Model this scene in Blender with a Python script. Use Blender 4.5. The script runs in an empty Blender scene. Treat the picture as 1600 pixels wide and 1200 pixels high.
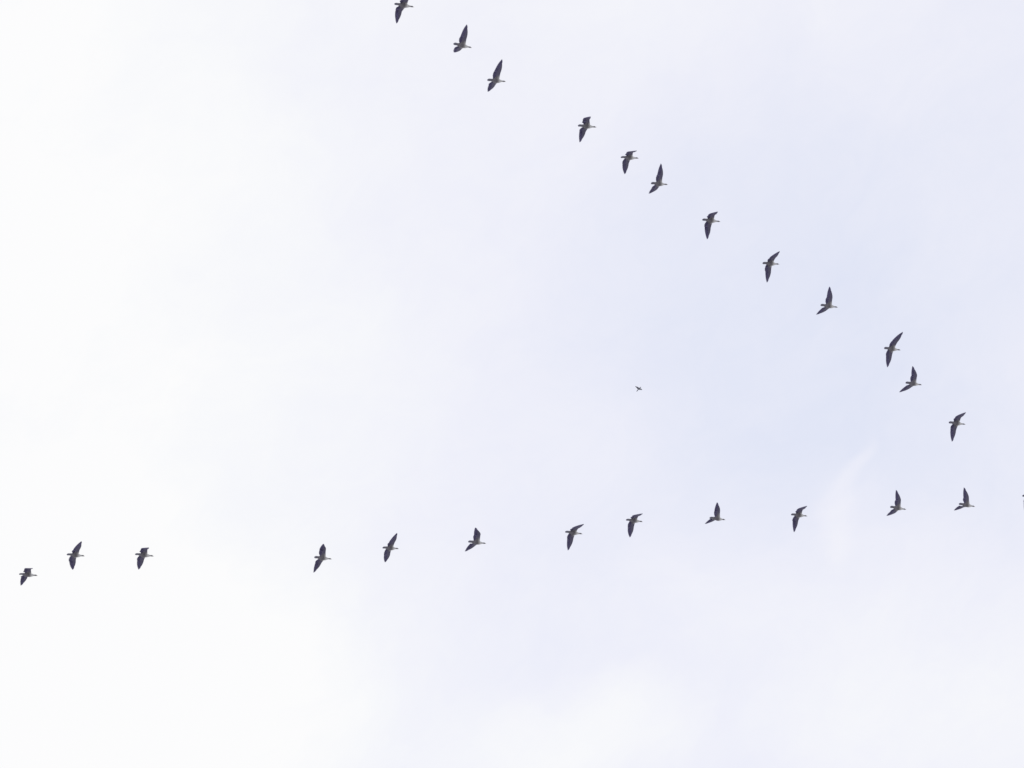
import bpy, math, random
from mathutils import Vector, Matrix

# ------------------------------------------------------------------ camera
scene = bpy.context.scene
R = math.radians
# hand-held telephoto pointed up at 44 degrees and rolled to follow the flock
cam_data = bpy.data.cameras.new('camera')
camera = bpy.data.objects.new('camera', cam_data)
scene.collection.objects.link(camera)
CAM_ROWS = ((0.82434, -0.35556, -0.44050), (-0.05763, -0.82680, 0.55953), (-0.56315, -0.43586, -0.70206))
camera.matrix_world = Matrix.Translation((-141.026, -109.148, 1.7)) @ Matrix(CAM_ROWS).transposed().to_4x4()
cam_data.sensor_width = 36.0
cam_data.lens = 224.714
cam_data.clip_start = 0.1
cam_data.clip_end = 20000
scene.camera = camera

# ------------------------------------------------------------------ sky
SUN_DIR = Vector((-0.343, 0.544, 0.768)).normalized()
world = bpy.data.worlds.new('World')
scene.world = world
world.use_nodes = True
wt = world.node_tree
wn, wl = wt.nodes, wt.links
background = wn['Background']
background.inputs['Strength'].default_value = 0.12
sky = wn.new('ShaderNodeTexSky')
sky.sky_type = 'NISHITA'
sky.sun_disc = False
sky.dust_density = 0.6
sky.sun_elevation = math.asin(SUN_DIR.z)
sky.sun_rotation = math.atan2(SUN_DIR.x, SUN_DIR.y)


def wmath(op, a, b=None, c=None, clamp=False):
    n = wn.new('ShaderNodeMath')
    n.operation = op
    n.use_clamp = clamp
    for i, v in enumerate((a, b, c)):
        if v is None:
            continue
        if isinstance(v, (int, float)):
            n.inputs[i].default_value = v
        else:
            wl.new(v, n.inputs[i])
    return n.outputs[0]


def wvec(op, a, b):
    n = wn.new('ShaderNodeVectorMath')
    n.operation = op
    for i, v in enumerate((a, b)):
        if isinstance(v, tuple):
            n.inputs[i].default_value = v
        else:
            wl.new(v, n.inputs[i])
    return n


def wnoise(vec, scale, detail, rough=0.5):
    n = wn.new('ShaderNodeTexNoise')
    n.inputs['Scale'].default_value = scale
    n.inputs['Detail'].default_value = detail
    n.inputs['Roughness'].default_value = rough
    wl.new(vec, n.inputs['Vector'])
    return n


# position on a flat cloud layer overhead: direction / height
tc = wn.new('ShaderNodeTexCoord')
sep = wn.new('ShaderNodeSeparateXYZ')
wl.new(tc.outputs['Generated'], sep.inputs[0])
zc = wmath('MAXIMUM', sep.outputs[2], 0.08)
comb = wn.new('ShaderNodeCombineXYZ')
wl.new(wmath('DIVIDE', sep.outputs[0], zc), comb.inputs[0])
wl.new(wmath('DIVIDE', sep.outputs[1], zc), comb.inputs[1])
layer = comb.outputs[0]
warp = wnoise(layer, 16.0, 5.0, 0.55)
warp_c = wvec('SUBTRACT', warp.outputs['Color'], (0.5, 0.5, 0.5)).outputs[0]
warp_s = wvec('MULTIPLY', warp_c, (0.055, 0.055, 0.0)).outputs[0]
layer_w = wvec('ADD', layer, warp_s).outputs[0]
layer_t = wvec('ADD', layer, wvec('MULTIPLY', warp_c, (0.026, 0.026, 0.0)).outputs[0]).outputs[0]   # thin wisps tear less


def cloud_mass(centre, radii, angle, inner=0.0, thin=False):
    """soft-edged patch of the cloud layer, 1 in its middle and 0 at its rim"""
    d = wvec('SUBTRACT', layer_t if thin else layer_w, (centre[0], centre[1], 0.0)).outputs[0]
    rot = wn.new('ShaderNodeVectorRotate')
    rot.rotation_type = 'Z_AXIS'
    rot.inputs['Angle'].default_value = R(-angle)
    wl.new(d, rot.inputs['Vector'])
    s = wvec('DIVIDE', rot.outputs[0], (radii[0], radii[1], 1.0)).outputs[0]
    ln = wn.new('ShaderNodeVectorMath')
    ln.operation = 'LENGTH'
    wl.new(s, ln.inputs[0])
    mr = wn.new('ShaderNodeMapRange')
    mr.interpolation_type = 'SMOOTHERSTEP'
    wl.new(ln.outputs['Value'], mr.inputs['Value'])
    for k, v in (('From Min', inner), ('From Max', 1.0), ('To Min', 1.0), ('To Max', 0.0)):
        mr.inputs[k].default_value = v
    return mr.outputs[0]


# thickness of the veil: broad and fine billows all over the dome, plus the cloud masses this stretch of sky shows
CLOUD_MASSES = (
    ((0.6395, 0.6403), (0.285, 0.187), 58.7, 0.22, 0.52),
    ((0.7392, 0.7386), (0.190, 0.105), -168.4, 0.0, 0.36),
    ((0.8593, 0.7195), (0.060, 0.027), -177.1, 0.0, 0.30),
    ((0.9584, 0.6999), (0.150, 0.070), -172.0, 0.0, 0.24),
    ((0.9040, 0.6368), (0.0123, 0.0043), 106.1, 0.0, 0.17, True),
    ((0.9071, 0.6525), (0.0235, 0.0074), 58.7, 0.0, 0.15, True),
    ((0.9073, 0.6497), (0.0308, 0.0164), 54.4, 0.0, 0.08, True),
    ((0.7893, 0.5138), (0.130, 0.050), 176.8, 0.0, 0.18),
    ((0.8786, 0.6049), (0.130, 0.080), -145.9, 0.0, -0.22),
)
broad = wnoise(layer, 3.0, 2.0).outputs['Fac']
billow = wnoise(layer_w, 26.0, 6.0, 0.55).outputs['Fac']
fine = wnoise(layer_w, 160.0, 5.0, 0.6).outputs['Fac']
veil = wmath('MULTIPLY_ADD', broad, 0.30, 0.325)
veil = wmath('ADD', veil, wmath('MULTIPLY_ADD', billow, 0.32, -0.16))
veil = wmath('ADD', veil, wmath('MULTIPLY_ADD', fine, 0.13, -0.065))
for c, rad, ang, inner, amp, *thin in CLOUD_MASSES:
    veil = wmath('MULTIPLY_ADD', cloud_mass(c, rad, ang, inner, bool(thin)), amp, veil)
cover = wn.new('ShaderNodeMapRange')
wl.new(veil, cover.inputs['Value'])
cover.inputs['To Min'].default_value = 0.59
cover.inputs['To Max'].default_value = 1.0
mix = wn.new('ShaderNodeMix')
mix.data_type = 'RGBA'
wl.new(cover.outputs[0], mix.inputs['Factor'])
wl.new(sky.outputs[0], mix.inputs[6])
thick = wn.new('ShaderNodeMapRange')      # thin veil keeps a lavender cast, thick cloud is neutral white
thick.interpolation_type = 'SMOOTHSTEP'
wl.new(veil, thick.inputs['Value'])
thick.inputs['From Min'].default_value = 0.45
thick.inputs['From Max'].default_value = 0.95
tint = wn.new('ShaderNodeMix')
tint.data_type = 'RGBA'
wl.new(thick.outputs[0], tint.inputs['Factor'])
tint.inputs[6].default_value = (4.12, 4.01, 4.16, 1.0)
tint.inputs[7].default_value = (4.06, 4.06, 4.09, 1.0)
wl.new(tint.outputs[2], mix.inputs[7])
wl.new(mix.outputs[2], background.inputs['Color'])

# ------------------------------------------------------------------ sun behind the cloud bank
sun_data = bpy.data.lights.new('sun', 'SUN')
sun_data.energy = 0.8
sun_data.angle = R(14)
sun_data.color = (1.0, 0.96, 0.9)
sun = bpy.data.objects.new('sun', sun_data)
sun.rotation_euler = SUN_DIR.to_track_quat('Z', 'Y').to_euler()
scene.collection.objects.link(sun)

# ------------------------------------------------------------------ exposure
vs = scene.view_settings
vs.view_transform = 'Standard'
vs.look = 'None'
vs.gamma = 1.0
vs.exposure = 1.0
vs.use_curve_mapping = False

# ------------------------------------------------------------------ helpers
rng = random.Random(7)


def new_material(name):
    m = bpy.data.materials.new(name)
    m.use_nodes = True
    return m, m.node_tree.nodes, m.node_tree.links, m.node_tree.nodes['Principled BSDF']


def link_mesh(name, verts, faces, mat, parent=None, smooth=True):
    me = bpy.data.meshes.new(name)
    me.from_pydata([tuple(v) for v in verts], [], faces)
    me.validate()
    if smooth:
        me.polygons.foreach_set('use_smooth', [True] * len(me.polygons))
    me.materials.append(mat)
    me.update()
    return link_object(name, me, parent)


def link_object(name, me, parent=None):
    o = bpy.data.objects.new(name, me)
    scene.collection.objects.link(o)
    o.parent = parent
    return o


def ramp(nodes, stops, interpolation='EASE'):
    r = nodes.new('ShaderNodeValToRGB')
    r.color_ramp.interpolation = interpolation
    e = r.color_ramp.elements
    while len(e) < len(stops):
        e.new(0.5)
    for el, (p, c) in zip(e, stops):
        el.position = p
        el.color = (*c, 1.0)
    return r


# ------------------------------------------------------------------ materials
def ground_material():
    m, n, l, b = new_material('pale_bounce_ground')  # unseen ground; its pale tone is invented to bounce light onto the bellies
    tcn = n.new('ShaderNodeTexCoord')
    nz = n.new('ShaderNodeTexNoise')
    nz.inputs['Scale'].default_value = 0.02
    nz.inputs['Detail'].default_value = 8
    l.new(tcn.outputs['Object'], nz.inputs['Vector'])
    r = ramp(n, ((0.3, (0.36, 0.37, 0.37)), (0.7, (0.56, 0.57, 0.59))))
    l.new(nz.outputs['Fac'], r.inputs[0])
    l.new(r.outputs[0], b.inputs['Base Color'])
    b.inputs['Roughness'].default_value = 0.95
    return m


def plumage_material(name, x0, x1, stops, wing, y0, y1):
    """colour runs along the body (tail to head); out along the arms it turns to the covert colour"""
    m, n, l, b = new_material(name)
    tcn = n.new('ShaderNodeTexCoord')
    s = n.new('ShaderNodeSeparateXYZ')
    l.new(tcn.outputs['Object'], s.inputs[0])
    nz = n.new('ShaderNodeTexNoise')
    nz.inputs['Scale'].default_value = 38.0
    nz.inputs['Detail'].default_value = 4
    l.new(tcn.outputs['Object'], nz.inputs['Vector'])
    mx = n.new('ShaderNodeMapRange')
    mx.inputs['From Min'].default_value = x0
    mx.inputs['From Max'].default_value = x1
    l.new(s.outputs[0], mx.inputs['Value'])
    r = ramp(n, stops)
    l.new(mx.outputs[0], r.inputs[0])
    ab = n.new('ShaderNodeMath')
    ab.operation = 'ABSOLUTE'
    l.new(s.outputs[1], ab.inputs[0])
    my = n.new('ShaderNodeMapRange')
    my.interpolation_type = 'SMOOTHSTEP'
    my.inputs['From Min'].default_value = y0
    my.inputs['From Max'].default_value = y1
    l.new(ab.outputs[0], my.inputs['Value'])
    mc = n.new('ShaderNodeMix')
    mc.data_type = 'RGBA'
    l.new(my.outputs[0], mc.inputs['Factor'])
    l.new(r.outputs[0], mc.inputs[6])
    mc.inputs[7].default_value = (*wing, 1)
    mot = n.new('ShaderNodeMapRange')
    mot.inputs['To Min'].default_value = 0.7
    mot.inputs['To Max'].default_value = 1.3
    l.new(nz.outputs['Fac'], mot.inputs['Value'])
    mm = n.new('ShaderNodeMix')
    mm.data_type = 'RGBA'
    mm.blend_type = 'MULTIPLY'
    mm.inputs['Factor'].default_value = 1.0
    l.new(mc.outputs[2], mm.inputs[6])
    l.new(mot.outputs[0], mm.inputs[7])
    l.new(mm.outputs[2], b.inputs['Base Color'])
    b.inputs['Roughness'].default_value = 0.8
    bump = n.new('ShaderNodeBump')
    bump.inputs['Strength'].default_value = 0.3
    bump.inputs['Distance'].default_value = 0.01
    l.new(nz.outputs['Fac'], bump.inputs['Height'])
    l.new(bump.outputs[0], b.inputs['Normal'])
    return m


def feather_material(name, dark, light):
    m, n, l, b = new_material(name)
    tcn = n.new('ShaderNodeTexCoord')
    nz = n.new('ShaderNodeTexNoise')
    nz.inputs['Scale'].default_value = 14.0
    nz.inputs['Detail'].default_value = 5
    l.new(tcn.outputs['Object'], nz.inputs['Vector'])
    r = ramp(n, ((0.3, dark), (0.7, light)))
    l.new(nz.outputs['Fac'], r.inputs[0])
    l.new(r.outputs[0], b.inputs['Base Color'])
    b.inputs['Roughness'].default_value = 0.65
    return m


def plain_material(name, col, rough):
    m, n, l, b = new_material(name)
    nz = n.new('ShaderNodeTexNoise')
    nz.inputs['Scale'].default_value = 60.0
    r = ramp(n, ((0.3, tuple(c * 0.85 for c in col)), (0.7, tuple(min(1, c * 1.15) for c in col))))
    l.new(nz.outputs['Fac'], r.inputs[0])
    l.new(r.outputs[0], b.inputs['Base Color'])
    b.inputs['Roughness'].default_value = rough
    return m


MAT_GROUND = ground_material()
MAT_GOOSE = plumage_material('goose_plumage', -0.30, 0.37, (
    (0.00, (0.14, 0.135, 0.16)), (0.22, (0.145, 0.135, 0.15)), (0.42, (0.115, 0.105, 0.115)),
    (0.50, (0.28, 0.265, 0.26)), (0.61, (0.60, 0.585, 0.57)), (0.73, (0.52, 0.505, 0.49)), (0.84, (0.26, 0.25, 0.25)),
    (0.90, (0.15, 0.145, 0.155)), (1.00, (0.11, 0.105, 0.115))), (0.098, 0.088, 0.135), 0.09, 0.22)
MAT_FLIGHT = feather_material('goose_flight_feathers', (0.070, 0.058, 0.130), (0.115, 0.098, 0.195))
MAT_TAIL = feather_material('goose_tail_feathers', (0.19, 0.18, 0.25), (0.27, 0.265, 0.33))
MAT_BILL = plain_material('goose_bill', (0.30, 0.22, 0.17), 0.4)
MAT_EYE = plain_material('dark_eye', (0.02, 0.016, 0.014), 0.15)
MAT_SMALL = plumage_material('small_bird_plumage', -0.08, 0.10, (
    (0.0, (0.14, 0.14, 0.17)), (0.5, (0.18, 0.18, 0.20)), (1.0, (0.12, 0.12, 0.14))), (0.12, 0.12, 0.15), 0.03, 0.08)
MAT_SMALL_F = feather_material('small_bird_feathers', (0.09, 0.09, 0.12), (0.16, 0.16, 0.19))

# ------------------------------------------------------------------ ground (behind and below the lens)
G = 24
gv, gf = [], []
for i in range(G + 1):
    for j in range(G + 1):
        x, y = (i / G - 0.5) * 16000, (j / G - 0.5) * 16000
        d = math.hypot(x + 143, y + 108)
        gv.append((x, y, min(1.0, d / 3000) * 6.0 * math.sin(x * 0.0011) * math.cos(y * 0.0013)))
for i in range(G):
    for j in range(G):
        a = i * (G + 1) + j
        gf.append((a, a + G + 1, a + G + 2, a + 1))
ground = link_mesh('ground', gv, gf, MAT_GROUND)
ground['kind'] = 'structure'


# ------------------------------------------------------------------ birds
class WingShape:
    """leading edge, chord and chord direction along one wing, left side (y > 0), in the bird's own frame"""

    def __init__(self, k, shoulder, arm, hand, pose, root_chord, wrist_chord, bow):
        th1, th2, s1, s2 = (R(v) for v in pose)
        self.k = k
        self.S = Vector(shoulder)
        self.A = arm * Vector((math.sin(s1), math.cos(s1) * math.cos(th1), math.cos(s1) * math.sin(th1)))
        self.H = hand * Vector((math.sin(s2), math.cos(s2) * math.cos(th2), math.cos(s2) * math.sin(th2)))
        self.c0, self.c1, self.bow = root_chord, wrist_chord, bow

    def frame(self, t):
        """t 0..1 along the arm, 1..2 along the hand -> leading edge point, span direction, back, up, chord"""
        k = min(1.0, max(0.0, (t - 0.75) / 0.6))
        k = k * k * (3 - 2 * k)
        T = (self.A.normalized().lerp(self.H.normalized(), k)).normalized()
        perp = Vector((-1, 0, 0)) + T * T.x
        perp.normalize()
        q = min(1.0, max(0.0, t))
        B = Vector((-1, 0, 0)).lerp(perp, q * q)
        B = (B - T * B.dot(T) * (q * q)).normalized()
        n = T.cross(B).normalized()
        if t <= 1:
            P = self.S + self.A * t - B * (-0.012 * self.k * math.sin(math.pi * max(0.0, t)))
            c = self.c0 + (self.c1 - self.c0) * max(0.0, t) ** 1.5 + 0.10 * self.c0 * math.sin(math.pi * q * 0.9)
        else:
            u = t - 1
            P = self.S + self.A + self.H * u - B * (self.bow * math.sin(math.pi * u ** 0.85)) + n * (0.02 * self.k * u * u)
            c = (self.c1 + 0.10 * self.c0 * math.sin(math.pi * 0.9)) * max(0.0, 1 - u ** 2.1)
        return P, T, B, n, c


ROWS = 7      # points on the upper (and on the lower) side of a wing section
SEG = 20      # points round the trunk


def bird_body(rings, patch, wings, arm_stop):
    """trunk, neck, head and both wing arms as one closed surface. rings: (x, z, half width, half height)"""
    V, F = [], []
    for (x, z, w, h) in rings:
        for j in range(SEG):
            a = 2 * math.pi * j / SEG
            V.append(Vector((x, w * math.cos(a), z + h * math.sin(a))))
    p0, p1 = patch                       # ring indices between which the wings leave the trunk (front, back)
    left = {0, 1}                        # the two strips just above the flank
    right = {SEG // 2 - 2, SEG // 2 - 1}
    for i in range(len(rings) - 1):
        for j in range(SEG):
            if p0 <= i < p1 and (j in left or j in right):
                continue
            j2 = (j + 1) % SEG
            F.append((i * SEG + j, i * SEG + j2, (i + 1) * SEG + j2, (i + 1) * SEG + j))
    for end, ring in ((0, 0), (len(rings) - 1, len(rings) - 1)):
        x, z, w, h = rings[ring]
        V.append(Vector((x + (0.4 * h if end == 0 else -0.4 * h), 0, z)))
        c = len(V) - 1
        for j in range(SEG):
            j2 = (j + 1) % SEG
            F.append((c, ring * SEG + j2, ring * SEG + j) if end == 0 else (c, ring * SEG + j, ring * SEG + j2))
    fr = [0.03, 0.12, 0.27, 0.45, 0.63, 0.82, 0.96]
    for sg, wing in ((1, wings[1]), (-1, wings[0])):
        jt, jm, jb = (2, 1, 0) if sg > 0 else (SEG // 2 - 2, SEG // 2 - 1, SEG // 2)
        loop = [p0 * SEG + jm] + [i * SEG + jt for i in range(p0, p1 + 1)] + [p1 * SEG + jm] + \
               [i * SEG + jb for i in range(p1, p0 - 1, -1)]
        ts = [0.2, 0.4, 0.6, 0.8, 0.95, 1.08, 1.2, 1.32, 1.44, arm_stop]
        for t in ts:
            P, T, B, n, c = wing.frame(t)
            cf = 0.62 if t < 1 else 0.62 - 0.36 * (t - 1) / (arm_stop - 1)
            th = wing.c0 * (0.062 if t < 1 else 0.062 - 0.05 * (t - 1) / (arm_stop - 1)) * (1 - 0.25 * min(1, t))
            pts = [P]
            prof = [math.sqrt(f) * (1 - f) * 2.6 + 0.05 for f in fr]
            pts += [P + B * (c * cf * f) + n * (th * p) for f, p in zip(fr, prof)]
            pts += [P + B * (c * cf)]
            pts += [P + B * (c * cf * f) - n * (th * p * 0.55) for f, p in zip(reversed(fr), reversed(prof))]
            base = len(V)
            V.extend(Vector((q.x, q.y * sg, q.z)) for q in pts)
            new = list(range(base, base + len(pts)))
            for a in range(len(loop)):
                b = (a + 1) % len(loop)
                q = (loop[a], loop[b], new[b], new[a])
                F.append(q if sg > 0 else q[::-1])
            loop = new
        P, T, B, n, c = wing.frame(arm_stop + 0.06)
        V.append(Vector((P.x, P.y * sg, P.z)) + Vector((B.x, B.y * sg, B.z)) * (c * 0.1))
        c = len(V) - 1
        for a in range(len(loop)):
            b = (a + 1) % len(loop)
            q = (loop[a], loop[b], c)
            F.append(q if sg > 0 else q[::-1])
    return V, F


def add_feather(V, F, base, tip, side, up, width, curve, twist, thick):
    """one closed vane: shaft from base to tip, rounded end, slight curve and shingled twist"""
    axis = tip - base
    st = (0.0, 0.18, 0.4, 0.62, 0.8, 0.92, 0.98)
    wd = (0.45, 0.80, 1.0, 1.0, 0.86, 0.55, 0.25)
    i0 = len(V)
    for s, w in zip(st, wd):
        c = base + axis * s + up * (curve * s * s)
        e = side * (width * 0.5 * w)
        tw = up * (twist * width * w)
        V.append(c - e - tw)
        V.append(c + up * thick * (1 - 0.6 * s))
        V.append(c + e + tw)
        V.append(c - up * thick * (1 - 0.6 * s))
    for k in range(len(st) - 1):
        a, b = i0 + k * 4, i0 + (k + 1) * 4
        for q in range(4):
            r = (q + 1) % 4
            F.append((a + q, a + r, b + r, b + q))
    F.append((i0 + 3, i0 + 2, i0 + 1, i0))
    V.append(tip + up * curve)
    t = len(V) - 1
    b = i0 + (len(st) - 1) * 4
    for q in range(4):
        F.append((b + q, b + (q + 1) % 4, t))


def flight_feathers(wing, sg, n_sec, n_pri, wsec, wpri, thick):
    V, F = [], []
    for j in range(n_sec):                                   # secondaries along the arm
        t = -0.18 + 1.13 * j / (n_sec - 1)
        P, T, B, n, c = wing.frame(t)
        P2, T2, B2, n2, c2 = wing.frame(t + 0.02)
        ln = c2 * (1 + 0.025 * math.sin(j * 2.3))
        add_feather(V, F, P + B * (c * 0.38), P2 + B2 * ln, T, n, wsec, -0.010 * wing.k, 0.05, thick)
    for j in range(n_pri):                                   # primaries fan out from the hand
        u = j / (n_pri - 1)
        P, T, B, n, c = wing.frame(1.0 + 0.66 * u)
        te = 1.0 + 0.06 + 0.94 * u ** 0.85
        P2, T2, B2, n2, c2 = wing.frame(te)
        base = P + B * (c * (0.40 - 0.30 * u))
        tip = P2 + B2 * c2
        ax = (tip - base).normalized()
        side = ax.cross(n).normalized()
        if side.dot(T) < 0:
            side = -side
        add_feather(V, F, base, tip, side, n, wpri * (1 - 0.30 * u), 0.012 * wing.k, 0.05, thick)
    return [Vector((v.x, v.y * sg, v.z)) for v in V], (F if sg > 0 else [f[::-1] for f in F])


def lens_mesh(name, pts, mat):
    """small closed solid of revolution along x. pts: (x, z, half width, half height)"""
    V, F, m = [], [], 10
    for (x, z, w, h) in pts:
        for j in range(m):
            a = 2 * math.pi * j / m
            V.append((x, w * math.cos(a), z + h * math.sin(a)))
    for i in range(len(pts) - 1):
        for j in range(m):
            j2 = (j + 1) % m
            F.append((i * m + j, i * m + j2, (i + 1) * m + j2, (i + 1) * m + j))
    F.append(tuple(range(m))[::-1])
    F.append(tuple((len(pts) - 1) * m + j for j in range(m)))
    me = bpy.data.meshes.new(name)
    me.from_pydata(V, [], F)
    me.polygons.foreach_set('use_smooth', [True] * len(me.polygons))
    me.materials.append(mat)
    return me


def tail_mesh(name, mat, x0, x1, half, n, width, thick):
    V, F = [], []
    for j in range(n):
        u = 2 * j / (n - 1) - 1
        base = Vector((x0, 0.9 * half * u, 0.006 - 0.004 * abs(u)))
        tip = Vector((x1 + 0.16 * (x0 - x1) * u * u, half * u, -0.006 * abs(u)))
        ax = (tip - base).normalized()
        up = Vector((0, -0.25 * u, 1)).normalized()
        add_feather(V, F, base, tip, up.cross(ax).normalized(), up, width, -0.004, 0.06, thick)
    me = bpy.data.meshes.new(name)
    me.from_pydata([tuple(v) for v in V], [], F)
    me.polygons.foreach_set('use_smooth', [True] * len(me.polygons))
    me.materials.append(mat)
    return me


GOOSE_RINGS = [  # head to tail: x, z, half width, half height
    (0.366, -0.001, 0.011, 0.011), (0.358, 0.001, 0.018, 0.019), (0.345, 0.004, 0.024, 0.026), (0.325, 0.006, 0.027, 0.030),
    (0.302, 0.005, 0.026, 0.029), (0.280, 0.002, 0.025, 0.027), (0.255, 0.000, 0.026, 0.028), (0.232, -0.001, 0.029, 0.031),
    (0.208, -0.003, 0.036, 0.038), (0.185, -0.005, 0.045, 0.046), (0.155, -0.008, 0.058, 0.057), (0.125, -0.010, 0.069, 0.066),
    (0.095, -0.011, 0.077, 0.072), (0.055, -0.012, 0.082, 0.076), (0.015, -0.012, 0.083, 0.077), (-0.025, -0.011, 0.081, 0.074),
    (-0.065, -0.009, 0.077, 0.068), (-0.105, -0.007, 0.071, 0.060), (-0.145, -0.004, 0.065, 0.053), (-0.185, -0.001, 0.060, 0.046),
    (-0.225, 0.002, 0.054, 0.037), (-0.262, 0.002, 0.045, 0.026), (-0.300, 0.001, 0.032, 0.012)]
GOOSE_PATCH = (12, 18)
bill_me = lens_mesh('bill', [(0.355, -0.004, 0.013, 0.014), (0.372, -0.004, 0.0105, 0.0105), (0.388, -0.006, 0.009, 0.007),
                             (0.402, -0.008, 0.006, 0.004), (0.408, -0.009, 0.003, 0.002)], MAT_BILL)
eye_me = lens_mesh('eye', [(-0.0045, 0, 0.0015, 0.0015), (-0.003, 0, 0.0036, 0.0036), (0, 0, 0.0048, 0.0048),
                           (0.003, 0, 0.0036, 0.0036), (0.0045, 0, 0.0015, 0.0015)], MAT_EYE)
tail_me = tail_mesh('tail_feathers', MAT_TAIL, -0.215, -0.405, 0.044, 13, 0.028, 0.002)


def tag(o, label, category, group=None):
    o['label'] = label
    o['category'] = category
    if group:
        o['group'] = group


def orient(o, loc, ypr):
    yaw, pitch, roll = (R(v) for v in ypr)
    o.matrix_world = (Matrix.Translation(loc) @ Matrix.Rotation(yaw, 4, 'Z') @ Matrix.Rotation(-pitch, 4, 'Y')
                      @ Matrix.Rotation(roll, 4, 'X'))


def make_goose(loc, ypr, right_pose, left_pose, label):
    wr = WingShape(1.0, (0.11, 0.08, 0.02), 0.267, 0.475, right_pose, 0.295, 0.275, 0.032)
    wl_ = WingShape(1.0, (0.11, 0.08, 0.02), 0.267, 0.475, left_pose, 0.295, 0.275, 0.032)
    V, F = bird_body(GOOSE_RINGS, GOOSE_PATCH, (wr, wl_), 1.62)
    goose = link_mesh('goose', V, F, MAT_GOOSE)
    for wing, sg in ((wr, -1), (wl_, 1)):
        v, f = flight_feathers(wing, sg, 15, 11, 0.054, 0.086, 0.0022)
        ff = link_mesh('flight_feathers', v, f, MAT_FLIGHT, goose)
        ff['kind'] = 'stuff'
    tf = link_object('tail_feathers', tail_me, goose)
    tf['kind'] = 'stuff'
    link_object('bill', bill_me, goose)
    for sg in (-1, 1):
        e = link_object('eye', eye_me, goose)
        e.location = (0.338, sg * 0.0245, 0.014)
    orient(goose, loc, ypr)
    tag(goose, label, 'goose', 'geese flying in a wide V')
    return goose


# place in the sky (m), yaw pitch roll, then for the right and the left wing: arm lift, hand lift, arm sweep, hand sweep (degrees)
GEESE = (
    ((-11.925, -16.224, 177.354), (-1.2, -9.6, 11.7), (-14.0, -47.5, -15.3, -19.8), (0.8, -39.6, -12.4, -16.2)),
    ((-8.679, -14.779, 177.395), (3.8, -6.4, 3.1), (27.8, 37.3, -3.7, -9.7), (37.5, 40.0, 6.0, -2.5)),
    ((-6.554, -13.431, 177.418), (-1.8, -3.8, 1.3), (27.8, 23.7, 4.8, -3.5), (31.7, 21.5, 4.7, -9.3)),
    ((-1.593, -11.796, 177.532), (-3.0, -5.9, 5.4), (3.5, -46.7, -25.4, -27.1), (15.3, -42.9, -1.5, -30.1)),
    ((0.968, -10.584, 177.571), (-3.0, -3.3, 12.6), (-12.9, -41.4, -24.7, -16.1), (-2.4, -14.8, 2.2, -0.3)),
    ((2.829, -9.559, 177.554), (0.7, 0.4, 0.4), (29.5, 22.2, 1.5, -23.1), (27.1, 27.9, 8.3, -13.9)),
    ((6.009, -8.109, 177.591), (-2.2, -7.8, 2.6), (-19.2, -44.7, -20.0, -18.0), (-10.5, -47.1, -1.6, -18.6)),
    ((9.765, -6.364, 177.643), (-1.2, -1.8, 0.6), (-18.7, -27.7, -10.6, -14.4), (-12.6, -31.7, 6.2, -18.0)),
    ((13.429, -4.667, 177.578), (-0.5, -7.5, -0.7), (33.2, 26.5, -1.3, -27.4), (35.3, 20.3, -4.0, -36.6)),
    ((17.534, -2.859, 177.634), (0.4, -5.1, -4.4), (-1.4, -5.8, 4.7, 2.7), (-4.9, -11.7, 2.7, -7.5)),
    ((19.373, -1.300, 177.610), (1.3, -5.5, -0.9), (26.9, 18.4, -3.0, -43.6), (26.4, 18.1, -16.6, -42.2)),
    ((22.579, 0.514, 177.703), (-1.0, -7.8, -0.7), (-13.8, -35.6, -13.7, -9.7), (-13.9, -26.5, -7.8, -11.6)),
    ((-18.186, 10.010, 177.396), (1.3, -2.8, 18.8), (5.5, -37.8, -30.0, -23.4), (23.7, -12.3, 10.0, -11.1)),
    ((-16.466, 9.001, 177.397), (2.7, -1.0, 9.2), (-4.5, -10.1, -16.5, -23.5), (9.2, -7.0, 17.8, 8.9)),
    ((-13.440, 8.854, 177.416), (0.0, -6.7, 12.1), (-2.4, -41.3, -24.0, -22.5), (1.9, -6.6, 3.3, -3.8)),
    ((-5.336, 8.598, 177.448), (2.0, -3.4, -1.8), (30.3, -28.4, -7.0, -44.3), (23.9, -20.7, 1.6, -32.1)),
    ((-2.358, 8.014, 177.526), (3.7, 2.7, 4.8), (-2.8, -6.5, -12.1, -23.0), (-0.6, 5.0, 14.4, 4.0)),
    ((1.524, 7.496, 177.473), (-0.6, -7.5, 3.4), (34.9, -9.4, -1.9, -53.0), (35.4, 0.2, -2.2, -42.3)),
    ((5.998, 6.852, 177.574), (0.9, -6.6, 6.9), (-24.2, -30.2, -15.6, -4.5), (-16.7, -19.9, 0.4, -9.9)),
    ((8.703, 6.144, 177.629), (1.9, -4.3, 9.3), (-19.8, -37.6, -22.2, -14.9), (-15.5, -12.5, 5.0, 3.2)),
    ((12.715, 5.822, 177.626), (3.8, -1.7, 4.6), (50.1, 5.8, 0.5, -44.4), (52.4, 17.9, 8.3, -33.0)),
    ((16.758, 5.472, 177.703), (0.9, -3.9, 4.0), (-13.1, -37.0, -21.1, -15.5), (-1.0, -41.8, 4.6, -20.6)),
    ((21.583, 4.833, 177.690), (2.7, -6.6, -2.9), (35.3, 36.7, -3.7, -35.2), (33.6, 32.3, 2.1, -22.7)),
    ((25.051, 4.489, 177.695), (1.9, -8.4, 0.1), (43.3, 32.9, -11.1, -39.7), (49.4, 28.1, -9.9, -29.0)),
    ((28.237, 3.937, 177.805), (-0.6, -6.0, 4.0), (-12.4, -36.6, -20.5, -14.2), (-2.6, -37.2, 3.2, -18.1)),
)
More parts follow.
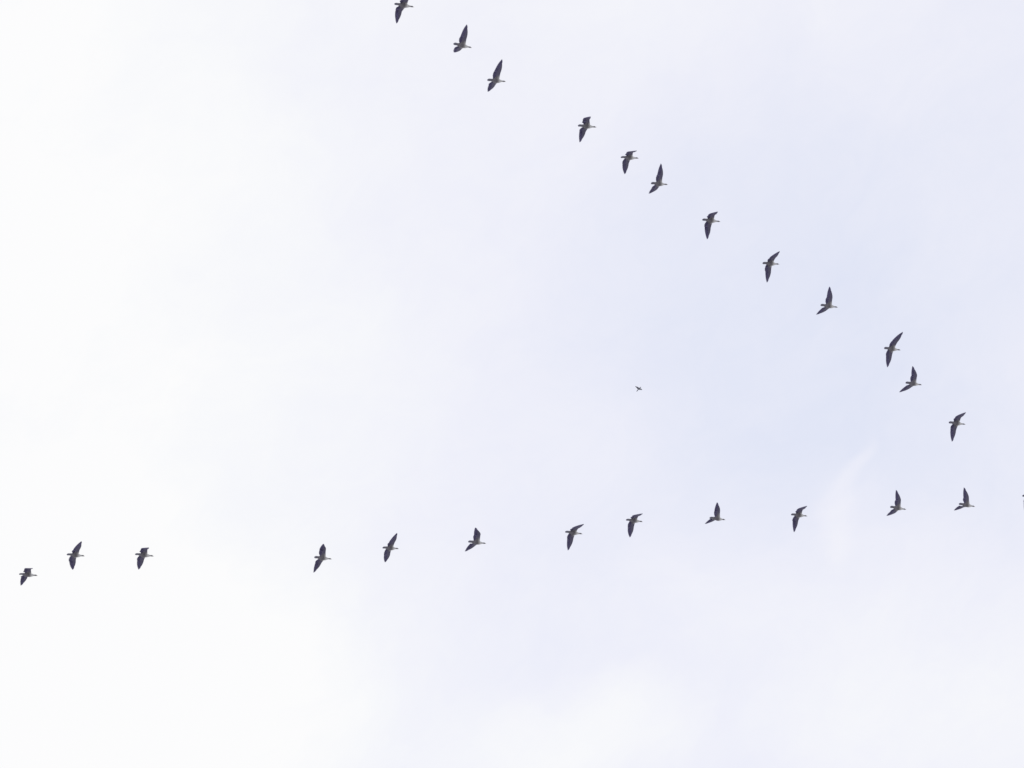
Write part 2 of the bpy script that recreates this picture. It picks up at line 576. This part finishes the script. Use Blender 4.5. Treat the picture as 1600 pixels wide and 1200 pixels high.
LABELS = (
    'dark goose cut off by the top edge of the photo, topmost of the flock',
    'second goose from the top, upper wing held straight up, lower wing short',
    'third goose from the top, both long wings spread flat in one line',
    'fourth goose from the top, blunt upper wing curled and lower wing long',
    'fifth goose from the top, thin upper wingtip hooked forward over its head',
    'sixth goose from the top, upper wing tall, lower wing swept back',
    'seventh goose from the top, upper wing arched forward, broad lower wing straight down',
    'eighth goose from the top, upper wing slanting forward, long lower wing straight down',
    'ninth goose from the top, wings raised in a V, pale breast',
    'goose with the longest wings, upper one slanting forward, just above a goose with raised wings',
    'goose with raised wings close below the goose with the longest wings',
    'lowest goose of the slanting line, its upper wing slanting forward over its head',
    'small-looking hunched goose at the far left end of the lower line',
    'second goose from the left in the lower line, slim wings spread wide',
    'third goose from the left, upper wing hooked forward, before the wide gap in the line',
    'fourth goose from the left, just after the wide gap in the lower line',
    'fifth goose from the left in the lower line, wings spread flat in one line',
    'sixth goose from the left in the lower line, raised upper wing sharply bent',
    'seventh goose from the left in the lower line, upper wing reaching forward above its head',
    'eighth goose from the left in the lower line, upper wing hooked flat forward',
    'ninth goose from the left in the lower line, wings raised, lower wing trailing back',
    'tenth goose from the left in the lower line, rounded tail, lower wing straight down',
    'eleventh goose from the left in the lower line, slim pointed wings, below the slanting line',
    'last whole goose at the right end of the lower line, wings raised high',
    'goose almost wholly cut off by the right edge of the photo',
)
for pose, label in zip(GEESE, LABELS):
    make_goose(*pose, label)

# ------------------------------------------------------------------ the small bird between the two lines
SMALL_RINGS = [
    (0.100, 0.000, 0.005, 0.005), (0.096, 0.001, 0.010, 0.010), (0.088, 0.002, 0.0145, 0.0145), (0.078, 0.001, 0.016, 0.016),
    (0.066, 0.000, 0.017, 0.017), (0.054, -0.001, 0.020, 0.020), (0.042, -0.001, 0.023, 0.023), (0.030, -0.001, 0.025, 0.025),
    (0.018, -0.001, 0.0255, 0.025), (0.006, -0.001, 0.025, 0.024), (-0.006, 0.000, 0.023, 0.022), (-0.018, 0.000, 0.020, 0.019),
    (-0.030, 0.000, 0.017, 0.015), (-0.045, 0.000, 0.012, 0.010), (-0.060, 0.000, 0.008, 0.006), (-0.072, 0.000, 0.004, 0.003)]
sw = [WingShape(0.3, (0.034, 0.022, 0.006), 0.058, 0.175, p, 0.078, 0.070, 0.008) for p in ((4, 2, 8, -12), (8, 10, 8, -14))]
V, F = bird_body(SMALL_RINGS, (6, 12), sw, 1.6)
small = link_mesh('small_bird', V, F, MAT_SMALL)
for wing, sg in ((sw[0], -1), (sw[1], 1)):
    v, f = flight_feathers(wing, sg, 9, 9, 0.016, 0.022, 0.0008)
    ff = link_mesh('flight_feathers', v, f, MAT_SMALL_F, small)
    ff['kind'] = 'stuff'
tf = link_object('tail_feathers', tail_mesh('small_tail', MAT_SMALL_F, -0.045, -0.155, 0.016, 7, 0.013, 0.0008), small)
tf['kind'] = 'stuff'
link_object('bill', lens_mesh('small_bill', [(0.097, 0, 0.0045, 0.0045), (0.106, 0, 0.003, 0.003), (0.116, -0.001, 0.0008, 0.0008)],
                              MAT_BILL), small)
orient(small, (6.036, -0.190, 177.51), (-68, -6, 3))
tag(small, 'tiny dark bird crossing the open sky between the two lines of geese', 'bird')
